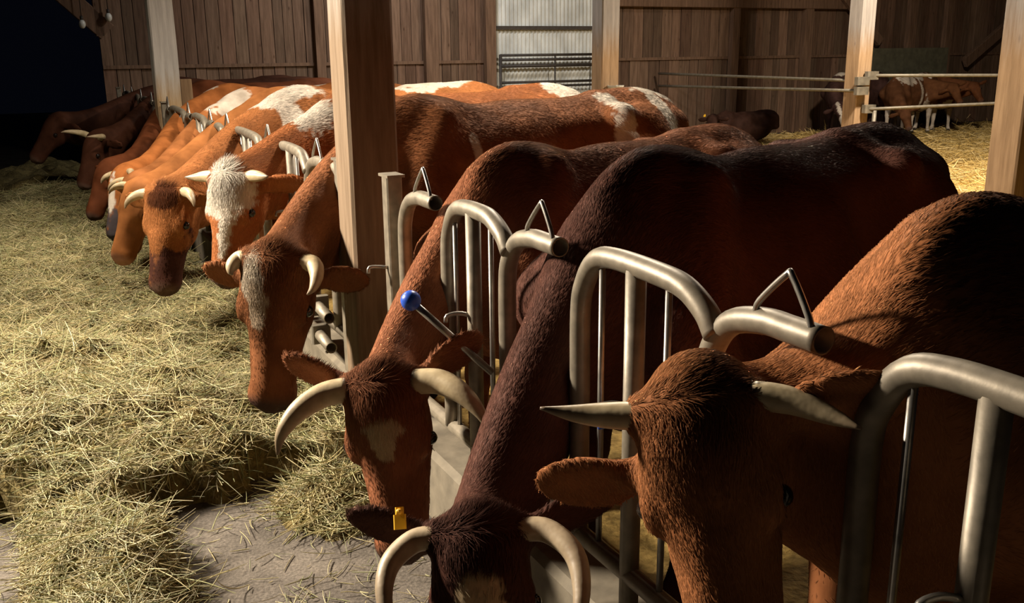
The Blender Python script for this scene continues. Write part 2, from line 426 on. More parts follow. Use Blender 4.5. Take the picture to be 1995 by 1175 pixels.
def cow(label, withers, yaw, poll, muzzle, face, base, vox=0.014, scale=1.0, horns='small', patches=(), hair=0, hair_len=0.016, hair_r=0.0007,
        ear=(0.0, 0.0, 0.0), ear2=None, cat='cow', group=None, name='cow', tags=(), horn_len=1.0, horn_len2=None, legs=True, tail=True, horn_r=0.03, seed=1,
        horn_shape2=None, horn_col=((0.55, 0.45, 0.28), (0.16, 0.11, 0.07)), hump=1.0, tuft=0.03, muzcol=(0.10, 0.06, 0.045), neck_k=1.0, sag=0.0, ear_len=1.0, ear_w=1.0):
    """withers: world x,y. yaw: direction the animal faces (deg from +X). poll, muzzle: world points. face: vector the forehead looks along."""
    rng = np.random.default_rng(seed)
    ya = math.radians(yaw); fx = np.array([math.cos(ya), math.sin(ya), 0]); fy = np.array([-math.sin(ya), math.cos(ya), 0]); fz = np.array([0, 0, 1.0])
    W = np.array([withers[0], withers[1], 0.0 if legs else -.47 * scale]); RB = np.stack([fx, fy, fz], 1)
    toL = lambda p: ((np.asarray(p, float) - W) @ RB) / scale
    P = toL(poll); Q = toL(muzzle); a = Q - P; La = np.linalg.norm(a); a /= La
    hs = La / 0.53
    b = np.asarray(face, float) @ RB; b = b - a * (a @ b); b /= np.linalg.norm(b); c = np.cross(b, a)
    H = np.stack([a, c, b], 1)
    hp = lambda x, y, z: P + H @ (np.array([x, y, z]) * hs)
    zl = 0.0 if legs else 0.45
    lo = np.array([-1.78, -0.5, -0.02 if legs else 0.40]); hi = np.array([0.5, 0.5, 1.5])
    for q in (P, Q, hp(0, .4, 0), hp(0, -.4, 0), hp(.3, 0, .2), hp(.1, 0, -.25)): lo = np.minimum(lo, q - 0.16); hi = np.maximum(hi, q + 0.16)
    if legs: lo[2] = -0.02 if lo[2] > -0.02 else lo[2]
    fd = Field(lo, hi, vox / scale); E, C = fd.ell, fd.cone
    E((-.02, 0, .93), (.42, .27, .40), .08); E((-.55, 0, .90), (.62, .36, .43), .10); E((-.95, 0, .95), (.45, .33, .37), .10); E((-1.25, 0, 1.10), (.36, .26, .26), .10)
    ridge = [(.02, 1.335), (-.35, 1.30), (-.8, 1.30), (-1.08, 1.345), (-1.3, 1.345), (-1.47, 1.31)]
    fd.chain([(x0, 0, z0 - .05) for x0, z0 in ridge], [.055] * len(ridge), .10)
    E((0.0, 0, 1.24), (.24, .09, .13), .08)
    for s in (1, -1):
        C((-.06, s * .11, 1.26), (.16, s * .23, .92), .075 * hump, .13, .06)
        C((-1.02, 0, 1.29), (-1.02, s * .23, 1.25), .05, .055, .06); C((-1.02, s * .23, 1.24), (-1.47, s * .12, 1.18), .055, .055, .07)
        C((-1.47, s * .12, 1.18), (-1.45, s * .16, .95), .06, .10, .06)
        E((-.82, s * .31, 1.10), (.20, .06, .12), .10, op='s')     # hollow flank
        if legs:
            C((.16, s * .23, .92), (-.02, s * .23, .74), .12, .10, .05); C((-.02, s * .22, .74), (.05, s * .19, .42), .09, .055, .05)
            C((.05, s * .19, .42), (.06, s * .19, .13), .048, .037, .03); C((.06, s * .19, .13), (.10, s * .19, .06), .04, .05, .02); E((.125, s * .19, .035), (.075, .055, .05), .02)
            C((-1.2, s * .17, 1.05), (-1.13, s * .25, .74), .20, .13, .08); C((-1.43, s * .15, 1.0), (-1.40, s * .2, .72), .12, .10, .06)
            C((-1.2, s * .24, .74), (-1.48, s * .2, .50), .12, .055, .06); C((-1.48, s * .2, .50), (-1.43, s * .2, .13), .052, .04, .03)
            C((-1.43, s * .2, .13), (-1.39, s * .2, .06), .042, .052, .02); E((-1.365, s * .2, .035), (.075, .055, .05), .02)
    if legs:
        E((-1.05, 0, .60), (.22, .17, .14), .05)
        if tail:
            tp = [(-1.46, 0, 1.28), (-1.58, 0, 1.16), (-1.62, 0, .9), (-1.62, .02, .62), (-1.61, .03, .42)]; tr = [.04, .03, .024, .028, .04]
            fd.chain(tp, tr, .03)
    # neck
    Pn = hp(-.005, 0, -.085); T = hp(.13, 0, -.17)
    w0 = np.array([.0, 0, 1.25]); b0 = np.array([.20, 0, .86])
    dist = np.linalg.norm(Pn - w0)
    cr = bez(w0, w0 + np.array([.33 * dist, 0, -.02 - sag]), Pn + H @ np.array([-.12, 0, -.22]) * hs * dist - np.array([0, 0, sag]), Pn, 9)
    th = bez(b0, b0 + np.array([.25 * dist, 0, -.0 - sag * .3]), T + H @ np.array([-.02, 0, -.20]) * hs * dist, T, 9)
    ff = np.linspace(0, 1, 9)
    fd.chain(cr, list((.088 - .024 * ff) * neck_k), .07); fd.chain(th, list((.165 - .10 * ff ** .5) * (.4 + .6 * neck_k)), .07)
    fd.chain(.5 * cr + .5 * th, list((.168 - .085 * ff ** .6) * neck_k), .09); fd.chain(.75 * cr + .25 * th, list((.125 - .045 * ff ** .6) * neck_k), .09)
    # head
    def hE(cc, r, k=.03, R=None, op='u'):
        E(hp(*cc), np.array(r) * hs, k * hs, H if R is None else H @ R, op)
    def hC(p, q, r1, r2, k=.03, op='u'): C(hp(*p), hp(*q), r1 * hs, r2 * hs, k * hs, op)
    hE((.09, 0, -.075), (.15, .115, .115)); hE((.13, 0, -.03), (.16, .112, .055), .03)
    hC((.17, 0, -.075), (.43, 0, -.065), .086, .060, .04); hC((.25, 0, -.045), (.45, 0, -.045), .062, .052, .03)
    hC((.13, 0, -.155), (.42, 0, -.105), .07, .045, .05)
    for s in (1, -1):
        hE((.17, s * .06, -.125), (.12, .05, .09), .03); hE((.185, s * .103, -.045), (.05, .028, .035), .025)
        hE((.19, s * .122, -.055), (.024, .02, .018), .012, op='s')
        hC((.01, 0, -.05), (.02, s * .10, -.04), .05, .038, .03)
        hC((.28, s * .045, -.095), (.45, s * .035, -.09), .05, .04, .03)
    hE((.485, 0, -.075), (.062, .083, .068), .03); hE((.455, 0, -.125), (.06, .058, .032), .02)
    for s in (1, -1): hE((.535, s * .045, -.06), (.022, .014, .022), .012, op='s')
    hC((.40, -.09, -.105), (.535, 0, -.108), .006, .006, .012, op='s'); hC((.40, .09, -.105), (.535, 0, -.108), .006, .006, .012, op='s')
    # ears: leaf shaped, cupped
    for s, (eu, ef, ex) in ((1, ear), (-1, ear2 or ear)):
        e = np.array([-.12 + ef, s * 1.0, -.18 + eu]); e /= np.linalg.norm(e)
        tn = np.array([.75, 0.0, .65]); tn -= e * (tn @ e); tn /= np.linalg.norm(tn); wv = np.cross(tn, e)
        RE = np.stack([e, wv, tn], 1); eb = np.array([.055 + ex, s * .105, -.085])
        hC(tuple(eb), tuple(eb + e * .07), .036, .03, .03)
        thick = max(.017, 1.15 * vox / scale)
        hE(tuple(eb + e * (.027 + .118 * ear_len)), (.118 * ear_len, .058 * ear_w, thick), .02, RE)
        hE(tuple(eb + e * (.037 + .118 * ear_len) + tn * (thick + .006)), (.09 * ear_len, .043 * ear_w, .016), .012, RE, 's')
    V, Fq = fd.mesh()
    hx = ((V - P) @ H) / hs                       # head coordinates
    inhead = (hx[:, 0] > -.05) & (np.abs(hx[:, 1]) < .40) & (np.abs(hx[:, 2] + .05) < .30) & (hx[:, 0] < .7)
    col = np.tile(np.array(base, float), (len(V), 1))
    nz = wave_noise(V, 1.3, seed + 40); col *= (1 + .22 * nz)[:, None]
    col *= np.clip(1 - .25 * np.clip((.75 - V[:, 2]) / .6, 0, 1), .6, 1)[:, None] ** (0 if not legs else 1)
    nf = wave_noise(V, 5.0, seed + 9, 3); fine = wave_noise(V, 30.0, seed + 3, 2)
    for (sp, cc, rr, pc) in patches:
        X = hx if sp == 'h' else V
        d = np.sqrt((((X - np.array(cc)) / np.array(rr)) ** 2).sum(1)) + .28 * nf + .10 * fine
        w = np.clip((1.04 - d) / .10, 0, 1)
        if sp == 'h': w = w * inhead
        col = col * (1 - w[:, None]) + np.array(pc) * w[:, None]
    mw = np.clip((hx[:, 0] - .47) / .04, 0, 1) * inhead
    col = col * (1 - mw[:, None]) + np.array(muzcol) * mw[:, None]
    if legs:
        hw = np.clip((.075 - V[:, 2]) / .015, 0, 1); col = col * (1 - hw[:, None]) + np.array((.03, .025, .02)) * hw[:, None]
    toW = lambda p: W + (np.asarray(p) * scale) @ RB.T
    VW = toW(V)
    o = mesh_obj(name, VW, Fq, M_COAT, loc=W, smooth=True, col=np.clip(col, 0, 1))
    tag(o, label, cat, group)
    # horns
    if horns:
        for s, hl in ((1, horn_len), (-1, horn_len2 or horn_len)):
            L = np.array(HORNS[(horn_shape2 or horns) if s == 1 else horns])
            q = smooth_path(L, 6); q[:, 1] *= s; q = q[0] + (q - q[0]) * hl
            pts = np.array([toW(hp(*v)) for v in q]); n = len(pts); f = np.linspace(0, 1, n)
            rr = horn_r * hs * scale * (1 - f ** 1.7 * .90) * (1 + .10 * np.sin(f * 3.0))
            VV, FF = tube(pts, rr, 12)
            f2 = np.repeat(f, 12)[:, None]; cc = np.array(horn_col[0]) * (1 - f2 ** 1.9) + np.array(horn_col[1]) * f2 ** 1.9
            mesh_obj('horn', VV, FF, M_HORN, o, smooth=True, col=cc)
    for s in (1, -1):
        VV, FF = sphere(toW(hp(.187, s * .119, -.053)), .021 * hs * scale, 12, 8); mesh_obj('eye', VV, FF, M_EYE, o)
    for (s, along, tilt) in tags:
        e = np.array([-.12, s * 1.0, -.18]); e /= np.linalg.norm(e); ctr = np.array([.03, s * .105, -.085]) + e * along + np.array([-.045, 0, .045])
        mb = MB(); x_, y_, z_ = [RB @ (H @ v) for v in (np.array([1.0, 0, 0]), np.array([0, 1.0, 0]), np.array([0, 0, 1.0]))]
        mb.box(toW(hp(*ctr)), y_, z_, x_, .016 * hs, .003, .018 * hs, (1, 1, 1), .0028)
        mb.box(toW(hp(*(ctr + np.array([-.024, 0, 0])))), y_, z_, x_, .011 * hs, .0028, .012 * hs, (1, 1, 1), .0027)
        VV, FF = sphere(toW(hp(*(ctr + np.array([-.024, 0, .006])))), .008 * hs, 8, 6); mb.add(VV, FF)
        tg = mb.build('ear_tag', M_YELLOW, o); tg['label'] = 'yellow ear tag'
    # coat hair
    if hair:
        p = VW[Fq]; ar = np.linalg.norm(np.cross(p[:, 2] - p[:, 0], p[:, 3] - p[:, 1]), axis=1)
        zc = V[Fq].mean(1)[:, 2]; wgt = ar * np.where(zc > .55, 1, .15)
        hxf = ((V[Fq].mean(1) - P) @ H) / hs; inh = (np.abs(hxf[:, 0] - .2) < .35) & (np.abs(hxf[:, 1]) < .4) & (np.abs(hxf[:, 2] + .05) < .25)
        wgt = wgt * np.where(inh, 3.0, 1.0)
        fi = rng.choice(len(Fq), hair, p=wgt / wgt.sum()); uv = rng.random((hair, 2, 1)); q = p[fi]
        r0 = (q[:, 0] * (1 - uv[:, 0]) + q[:, 1] * uv[:, 0]) * (1 - uv[:, 1]) + (q[:, 3] * (1 - uv[:, 0]) + q[:, 2] * uv[:, 0]) * uv[:, 1]
        nn = np.cross(q[:, 2] - q[:, 0], q[:, 3] - q[:, 1]); nn /= np.linalg.norm(nn, axis=1)[:, None] + 1e-12
        lh = hxf[fi]; lb = V[Fq].mean(1)[fi]
        crest = RB @ ((w0 - Pn) / dist)
        dbody = RB @ np.array([-.85, 0, -.5]); dhead = RB @ (H @ np.array([.9, 0, .1]))
        wh = np.clip((lh[:, 0] + .02) / .06, 0, 1) * inh[fi]; wn = np.clip((lb[:, 0] - .05) / .25, 0, 1)
        d = (dbody * (1 - wn)[:, None] + crest * wn[:, None]) * (1 - wh)[:, None] + dhead * wh[:, None]
        d = d + rng.normal(0, .16, d.shape) + 0.14 * np.stack([wave_noise(r0, 3.0, seed + 70 + q_) for q_ in range(3)], 1); d -= nn * (d * nn).sum(1)[:, None]; d /= np.linalg.norm(d, axis=1)[:, None] + 1e-9
        ln = hair_len * rng.uniform(.5, 1.3, hair)
        pollw = np.exp(-(((lh - np.array([.03, 0, .02])) / np.array([.09, .11, .09])) ** 2).sum(1)) * inh[fi]
        ln = ln * (1 + pollw * (tuft / hair_len)) * np.where(wh > .5, .75, 1)
        shoulder = np.exp(-((lb - np.array([.05, 0, 1.3])) ** 2 / np.array([.25, .2, .15]) ** 2).sum(1)); ln = ln * (1 + .9 * shoulder)
        lift = (.10 + .14 * rng.random(hair) + .3 * pollw)[:, None]
        k = 4; S_ = np.linspace(0, 1, k)
        PP = np.stack([r0 + (d * (s_ + .25 * s_ * s_) + nn * lift * (s_ - .45 * s_ * s_)) * ln[:, None] for s_ in S_], 1)
        RR = np.outer(hair_r * rng.uniform(.7, 1.2, hair), np.array([1, .85, .6, .15]))
        ci = np.clip(col, 0, 1)[Fq[fi][:, 0]] * rng.uniform(.85, 1.2, (hair, 1))
        ln_ = nn + d * .08 + rng.normal(0, .16, nn.shape); ln_ /= np.linalg.norm(ln_, axis=1)[:, None]
        ho = strands_obj('coat_hair', PP, RR, np.clip(ci, 0, 1), M_HAIR, o, ln_); ho['kind'] = 'stuff'
    return o

# ------------------------------------------------------------------ ground
def grid_mesh(t0, t1, d0, d1, step, hf):
    nt_, nd_ = int((t1 - t0) / step) + 1, int((d1 - d0) / step) + 1
    T, D = np.meshgrid(np.linspace(t0, t1, nt_), np.linspace(d0, d1, nd_), indexing='ij')
    Z = hf(T.ravel(), D.ravel())
    V = O0 + np.outer(T.ravel(), U) + np.outer(D.ravel(), N); V[:, 2] = Z
    i = np.arange(nt_ * nd_).reshape(nt_, nd_); F = np.stack([i[:-1, :-1].ravel(), i[:-1, 1:].ravel(), i[1:, 1:].ravel(), i[1:, :-1].ravel()], 1)
    return V, F[:, ::-1]

V, F = grid_mesh(-6, 30, -9, 0.2, 1.0, lambda t, d: t * 0)
tag(mesh_obj('floor', V, F, M_CONC), kind='structure')
V, F = grid_mesh(-4, 12.75, 0.2, 24, .12, lambda t, d: -.03 + .03 * wave_noise(np.stack([t, d, 0 * t], 1), .6, 3))
tag(mesh_obj('floor_pen', V, F, M_STRAWBED), kind='structure')

def hay_h(t, d):
    P = np.stack([t, d, 0 * t], 1)
    n1 = wave_noise(P, .55, 21); n2 = wave_noise(P, 1.7, 22); n3 = wave_noise(P, 5.0, 23, 2)
    far = np.clip((t - .9) / 1.3, 0, 1); far = far * far * (3 - 2 * far)
    # wide heap further along, narrow ridge near the camera
    full = np.clip((t - 1.38 - .12 * n2) / .22, 0, 1); full = full * full * (3 - 2 * full)
    edge = -0.90 + .95 * full + .07 * n2 * (1 - full); left = -1.39 - 3.5 * np.clip((t - 1.6) / .7, 0, 1) + .10 * n1
    w = np.clip((edge - d) / .16, 0, 1) * np.clip((d - left) / .22, 0, 1); w = w * w * (3 - 2 * w)
    ridge = np.exp(-((d + 1.15) / .7) ** 2)
    h = w * (.075 + .14 * ridge * (.55 + .75 * far) + .065 * n1 + .055 * n2 + .025 * n3)
    k2 = np.exp(-((t - 1.18) / .2) ** 2 - ((d + .28) / .16) ** 2); h = np.maximum(h, k2 * .13 + .03 * n3 * k2)
    return np.where(h > .012, h, -.02)
V, F = grid_mesh(-.6, 12.5, -5.2, 0.0, .05, hay_h)
keep = (V[:, 2][F] > -.019).any(1); F = F[keep]
used = np.unique(F); re = np.full(len(V), -1); re[used] = np.arange(len(used))
hay = mesh_obj('hay_pile', V[used], re[F], M_HAYBED)
tag(hay, 'heaped loose yellow-green hay along the left feed aisle in front of the cows', 'hay', kind='stuff')

def lay_strands(name, parent, n, t0, t1, d0, d1, hf, rad, lens, cols, seed, acc=None, upright=.35, mat=None):
    r = np.random.default_rng(seed); t = t0 + (t1 - t0) * r.random(n) ** 1.35; d = r.uniform(d0, d1, n); h = hf(t, d)
    keep = acc(t, d, h, r) if acc else np.ones(n, bool)
    t, d, h = t[keep], d[keep], np.maximum(h[keep], 0); n = len(t)
    p = O0 + np.outer(t, U) + np.outer(d, N); p[:, 2] = h + r.uniform(0, .02, n)
    az = r.uniform(0, 2 * np.pi, n); el = np.abs(r.normal(0, upright, n)); L = r.uniform(lens[0], lens[1], n) * (1 + (r.random(n) < .08) * .9)
    dirv = np.stack([np.cos(az) * np.cos(el), np.sin(az) * np.cos(el), np.sin(el)], 1)
    sd = np.cross(dirv, r.normal(size=(n, 3))); sd /= np.linalg.norm(sd, axis=1)[:, None] + 1e-9
    bend = r.normal(0, .24, n)[:, None] * L[:, None]
    s = np.linspace(0, 1, 5); PP = np.stack([p + dirv * (L * (q - .35))[:, None] + sd * bend * (q * q) - np.array([0, 0, 1.0]) * (L * .25 * q * q)[:, None] * (el > .25)[:, None] for q in s], 1)
    base = np.maximum(np.stack([hf(*(lambda Q: ((Q - O0) @ U, (Q - O0) @ N))(PP[:, j])) for j in range(5)], 1), 0)
    PP[:, :, 2] = np.maximum(PP[:, :, 2], base + .003 + .006 * r.random((n, 1)))
    RR = np.outer(rad * r.uniform(.6, 1.3, n), [.8, 1, 1, .9, .5])
    ci = np.array(cols)[r.integers(0, len(cols), n)] * r.uniform(.5, 1.35, (n, 1))
    return strands_obj(name, PP, RR, np.clip(ci, 0, 1), mat or M_STRAND, parent)
HAYC = [(.42, .355, .17), (.35, .31, .145), (.52, .455, .26), (.27, .27, .115), (.31, .25, .12), (.22, .23, .10)]
def acc_hay(t, d, h, r): return (h > .01)
o = lay_strands('hay_strands', hay, 165000, -.5, 9.5, -4.6, -.03, hay_h, .00155, (.05, .22), HAYC, 5, acc_hay, .38); o['kind'] = 'stuff'
def acc_loose(t, d, h, r): return (h < .01) & (r.random(len(t)) < .15 + .85 * np.exp(-((d + .75) / .35) ** 2) * (wave_noise(np.stack([t, d, 0 * t], 1), 1.2, 77) > -.1) * .6)
lw = lay_strands('loose_hay', None, 14000, -1.2, 3.0, -2.6, -.08, hay_h, .0014, (.012, .12), HAYC, 6, acc_loose, .08)
tag(lw, 'scattered thin wisps of hay on the bare concrete beside the heap', 'hay', kind='stuff')
STRC = [(.70, .50, .18), (.62, .44, .15), (.78, .60, .28), (.50, .34, .10)]
pf = lambda t, d: -.03 + .03 * wave_noise(np.stack([t, d, 0 * t], 1), .6, 3)
sb = lay_strands('straw_bedding', None, 45000, -1, 12.6, 3.2, 17.5, pf, .004, (.10, .30), STRC, 8, None, .22)
tag(sb, 'deep golden straw bedding spread over the pen floor behind the cows', 'straw', kind='stuff')

# ------------------------------------------------------------------ barn end wall
WT = 12.75
def wall_box(mb, d0, d1, z0, z1, t0, t1, col=(1, 1, 1)):
    c = B((t0 + t1) / 2, (d0 + d1) / 2, (z0 + z1) / 2); mb.box(c, N, U, (0, 0, 1), abs(d1 - d0) / 2, abs(t1 - t0) / 2, (z1 - z0) / 2, col)
def board_wall(name, d0, d1, z0, z1, w=.16, seed=0, tt=WT):
    mb = MB(); r = random.Random(seed); d = d0
    while d < d1 - .01:
        ww = min(w * r.uniform(.85, 1.2), d1 - d); v = r.uniform(.6, 1.2); v2 = v * r.uniform(.92, 1.05)
        wall_box(mb, d, d + ww - .010, z0, z1, tt + r.uniform(-.004, .012), tt + .05, (v, v2, v2)); d += ww
    wall_box(mb, d0, d1, z0, z1, tt + .035, tt + .09, (.12, .1, .1))
    return tag(mb.build(name, M_WALL, loc=B(tt, (d0 + d1) / 2, 0)), kind='structure')
board_wall('wall_end', -.14, 5.93, 1.50, 4.6, .17, 1)
board_wall('wall_end_lower', -.14, 5.93, 0, 1.46, .15, 2, WT + .02)
board_wall('wall_end_right', 7.9, 24, 1.50, 4.6, .2, 3)
board_wall('wall_end_right_lower', 7.9, 24, 0, 1.46, .2, 4, WT + .02)
board_wall('wall_end_top', 5.93, 7.9, 2.62, 4.6, .18, 5)
mb = MB(); wall_box(mb, -.14, 5.93, 1.455, 1.505, WT - .012, WT + .06); wall_box(mb, 7.9, 24, 1.455, 1.505, WT - .012, WT + .06)
tag(mb.build('trim_1', M_WALLBEAM, loc=B(WT, 8, 0)), kind='structure')
k = 2
for (d, w, z1) in ((2.95, .14, 4.6), (4.78, .22, 4.6), (10.94, .16, 4.6), (12.74, .2, 4.6), (15.6, .2, 4.6), (16.7, .18, 4.6), (8.0, .2, 4.6), (5.83, .18, 4.6), (19.5, .2, 4.6)):
    mb = MB(); wall_box(mb, d - w / 2, d + w / 2, 0, z1, WT - .13, WT - .012); tag(mb.build('trim_%d' % k, M_WALLBEAM, loc=B(WT, d, 0)), kind='structure'); k += 1
# timber head beams and raking braces against the wall
def brace(d0, z0, d1, z1, w=.09, t=WT - .2, name=None):
    global k
    a, b = B(t, d0, z0), B(t, d1, z1); ax = (b - a); L = np.linalg.norm(ax); ax /= L; sd = np.cross(U, ax)
    mb = MB(); mb.box((a + b) / 2, sd, U, ax, w, .05, L / 2, (1, 1, 1), .01); o = mb.build('trim_%d' % k, M_WALLBEAM, loc=(a + b) / 2); k += 1
    return tag(o, kind='structure')
brace(8.0, 2.50, 14.0, 2.50, .12, WT - .1); brace(13.2, 2.9, 14.6, 1.75); brace(19.6, 2.8, 17.2, 1.3, .11); brace(-1.0, 2.9, -.05, 1.95, .13)
brace(-.14, 1.9, -.14, 4.6, .06)
mb = MB(); wall_box(mb, 14.45, 16.65, .75, 1.62, WT - .2, WT - .13); tag(mb.build('trim_%d' % k, M_GREENB, loc=B(WT, 15.5, 0)), kind='structure'); k += 1

# white ribbed sheet door
ds = np.arange(5.95, 7.87, .0125); rib = .012 * np.clip(np.sin((ds - 5.95) / .075 * 2 * np.pi) * 1.6, -1, 1)
pts = [];
for i, d in enumerate(ds):
    for z in (0.0, 2.62): pts.append(B(WT + .02 + rib[i], d, z))
    for z in (0.0, 2.62): pts.append(B(WT + .024 + rib[i], d, z))
Fs = []
for i in range(len(ds) - 1):
    q = 4 * i; Fs += [(q, q + 4, q + 5, q + 1), (q + 2, q + 3, q + 7, q + 6), (q + 1, q + 5, q + 7, q + 3), (q, q + 2, q + 6, q + 4)]
Fs += [(0, 1, 3, 2), (len(pts) - 4, len(pts) - 2, len(pts) - 1, len(pts) - 3)]
door = mesh_obj('door_1', pts, Fs, M_SHEET, loc=B(WT, 6.9, 0), smooth=False); tag(door, kind='structure')
mb = MB(); wall_box(mb, 5.95, 7.86, 1.99, 2.05, WT - .05, WT); r_ = mb.build('door_rail', M_RUST, door)
mb = MB(); wall_box(mb, 5.95, 7.86, 2.56, 2.64, WT - .06, WT); mb.build('door_rail', M_RUST, door)
# steel gate in front of it
gate = tag(empty('metal_gate', B(WT - .16, 6.9, 0)), 'dark steel bar gate across the white ribbed door at the far wall', 'gate')
for z, r in ((1.575, .022), (1.50, .022), (1.40, .028), (1.13, .022), (1.06, .018), (.75, .022), (.4, .022)):
    mb = MB(); mb.tube([B(WT - .16, 5.98, z), B(WT - .16, 7.84, z)], r, 8); mb.build('rail', M_RUST, gate, smooth=True)
for d in (5.98, 7.02, 7.84):
    mb = MB(); mb.tube([B(WT - .16, d, .1 if d != 7.02 else .1), B(WT - .16, d, 1.59)], .014 if d == 7.02 else .025, 8); mb.build('upright', M_RUST, gate, smooth=True)

# ------------------------------------------------------------------ timber posts
def post(t0, d0, w, mat, label, top=4.6, dt=None, base=0.0):
    mb = MB(); dt = dt or w; n = 12
    c = B(t0 + dt / 2, d0 + w / 2, 0); zs = np.linspace(base, top, n); hx, hy = w / 2, dt / 2; bev = .012
    r = random.Random(int(t0 * 100)); P = []
    prof = [(hx, -hy + bev), (hx, hy - bev), (hx - bev, hy), (-hx + bev, hy), (-hx, hy - bev), (-hx, -hy + bev), (-hx + bev, -hy), (hx - bev, -hy)]
    for z in zs:
        j = [r.uniform(-.003, .003) for _ in range(8)]
        for (x, y), e in zip(prof, j): P.append(c + N * (x + e) + U * (y + e) + np.array([0, 0, z]))
    Fp = [(8 * i + q, 8 * i + (q + 1) % 8, 8 * i + 8 + (q + 1) % 8, 8 * i + 8 + q) for i in range(n - 1) for q in range(8)] + [tuple(range(7, -1, -1)), tuple(range(8 * n - 8, 8 * n))]
    o = mesh_obj('timber_post', P, Fp, mat, loc=c, smooth=False)
    return tag(o, label, 'post')
post(1.50, -.075, .20, M_POST, 'big dark timber post standing nearest, splitting the row of feeding cows')
post(7.70, -.045, .225, M_POST_PALE, 'pale whitewashed timber post at the far end of the cow row')
post(7.75, 4.95, .24, M_POST_PEN, 'orange timber post in front of the right edge of the white door')
post(7.75, 9.07, .25, M_POST_PEN, 'orange timber post carrying the pipe rails in front of the calves')
post(2.15, 4.76, .23, M_POST_PEN, 'broad brown timber post at the right edge above the nearest brown cow')

c = B(8.05, .27, 0); mb = MB(); mb.box(c + np.array([0, 0, .705]), N, U, (0, 0, 1), .06, .06, .705, (1, 1, 1), .012)
tag(mb.build('timber_upright', M_POST_PEN, loc=c), 'short orange timber upright just right of the pale post, above the cow backs', 'post')
# ------------------------------------------------------------------ kerb
mb = MB(); c = B(4.3, .05, .14); mb.box(c, N, (0, 0, 1), U, .09, .14, 8.4, (1, 1, 1), .02)
tag(mb.build('trim_kerb', M_KERB, loc=B(4.3, .05, 0)), kind='structure')

# ------------------------------------------------------------------ feed barrier with neck locks
TR = .026
def barrier(name, label, ends, near_end, far_end):
    root = tag(empty(name, B((near_end + far_end) / 2, 0, 0)), label, 'feed barrier', 'headlock barrier sections')
    def part(nm, pts, r, mat=M_TUBE, hollow=0.0, sides=14):
        mb = MB(); mb.tube(pts, r, sides, hollow); return mb.build(nm, mat, root, smooth=True)
    # rails near the kerb
    part('bottom_rail', [B(near_end, .0, .42), B(far_end, .0, .42)], .024)
    for e in (near_end, far_end):
        mb = MB(); mb.box(B(e, 0, .72), N, U, (0, 0, 1), .03, .03, .49, (1, 1, 1), .005); mb.box(B(e, 0, 1.213), N, U, (0, 0, 1), .034, .05, .005, (1, 1, 1)); mb.build('end_upright', M_TUBE, root)
    for i, e in enumerate(ends):
        # locking tube: rises, bends over the neck and ends open towards the camera
        v = e + .31 if e + .31 < far_end - .08 else far_end - .08
        pts = smooth_path([B(v, .01, .42), B(v, .01, .75), B(v, .01, .98), B(v - .015, .01, 1.07), B(v - .07, .01, 1.135), B(v - .16, .01, 1.16), B(e + .08, .01, 1.162), B(e, .01, 1.162)], 5)
        part('locking_tube', pts, TR, M_TUBE, .12, 16)
        # wire grip on top of it
        lp = smooth_path([B(e + .165, .0, 1.175), B(e + .155, .0, 1.20), B(e + .09, -.0, 1.262), B(e + .075, 0, 1.262), B(e + .03, .0, 1.20), B(e + .02, 0, 1.17)], 4)
        part('wire_grip', lp, .0065, M_WIRE, 0, 8)
        # arch on the near side of the neck gap
        nxt = ends[i - 1] if i > 0 else None
        e2 = (nxt + .31) if nxt is not None else near_end
        a0 = e - .12; a1 = e2 - .03 if nxt is not None else near_end + .02
        if a0 - a1 < .12: continue
        q = [B(a0, .0, .42), B(a0, .0, .8), B(a0, .0, 1.02), B(a0 - .02, 0, 1.10), B(a0 - .07, 0, 1.165), B(a0 - .15, 0, 1.185)]
        if a0 - a1 > .34: q += [B((a0 + a1) / 2 - .06, 0, 1.185), B(a1 + .10, 0, 1.175), B(a1 + .03, 0, 1.14), B(a1 - .005, 0, 1.10)]
        else: q = q[:5] + [B(a1 + .02, 0, 1.15), B(a1, 0, 1.11)]
        part('arch_tube', smooth_path(q, 5), TR)
        if a0 - a1 > .3:
            mid = (a0 + a1) / 2 + .02
            part('post_tube', [B(mid, 0, .30), B(mid, 0, 1.18)], .024)
            for dd in (.14, -.125): part('thin_rod', [B(mid + dd, .0, .42), B(mid + dd, .0, 1.165)], .008, M_WIRE, 0, 8)
            part('latch_pin', smooth_path([B(mid, -.02, .86), B(mid + .015, -.05, .865), B(mid + .02, -.085, .86), B(mid + .02, -.09, .84)], 3), .007, M_WIRE, 0, 8)
    return root
b1 = barrier('headlock_barrier', 'tubular steel headlock barrier in front, nearest section up to the big timber post', [-1.80, -.92, 0.0, .84], -2.5, 1.24)
b2 = barrier('headlock_barrier', 'tubular steel headlock barrier section running from the big dark post to the pale post', [2.16, 3.16, 4.35, 4.99, 6.01, 7.25], 1.86, 7.58)
b3 = barrier('headlock_barrier', 'tubular steel headlock barrier section in the dark beyond the pale post', [8.5, 9.5, 10.5, 11.5], 8.05, 12.4)
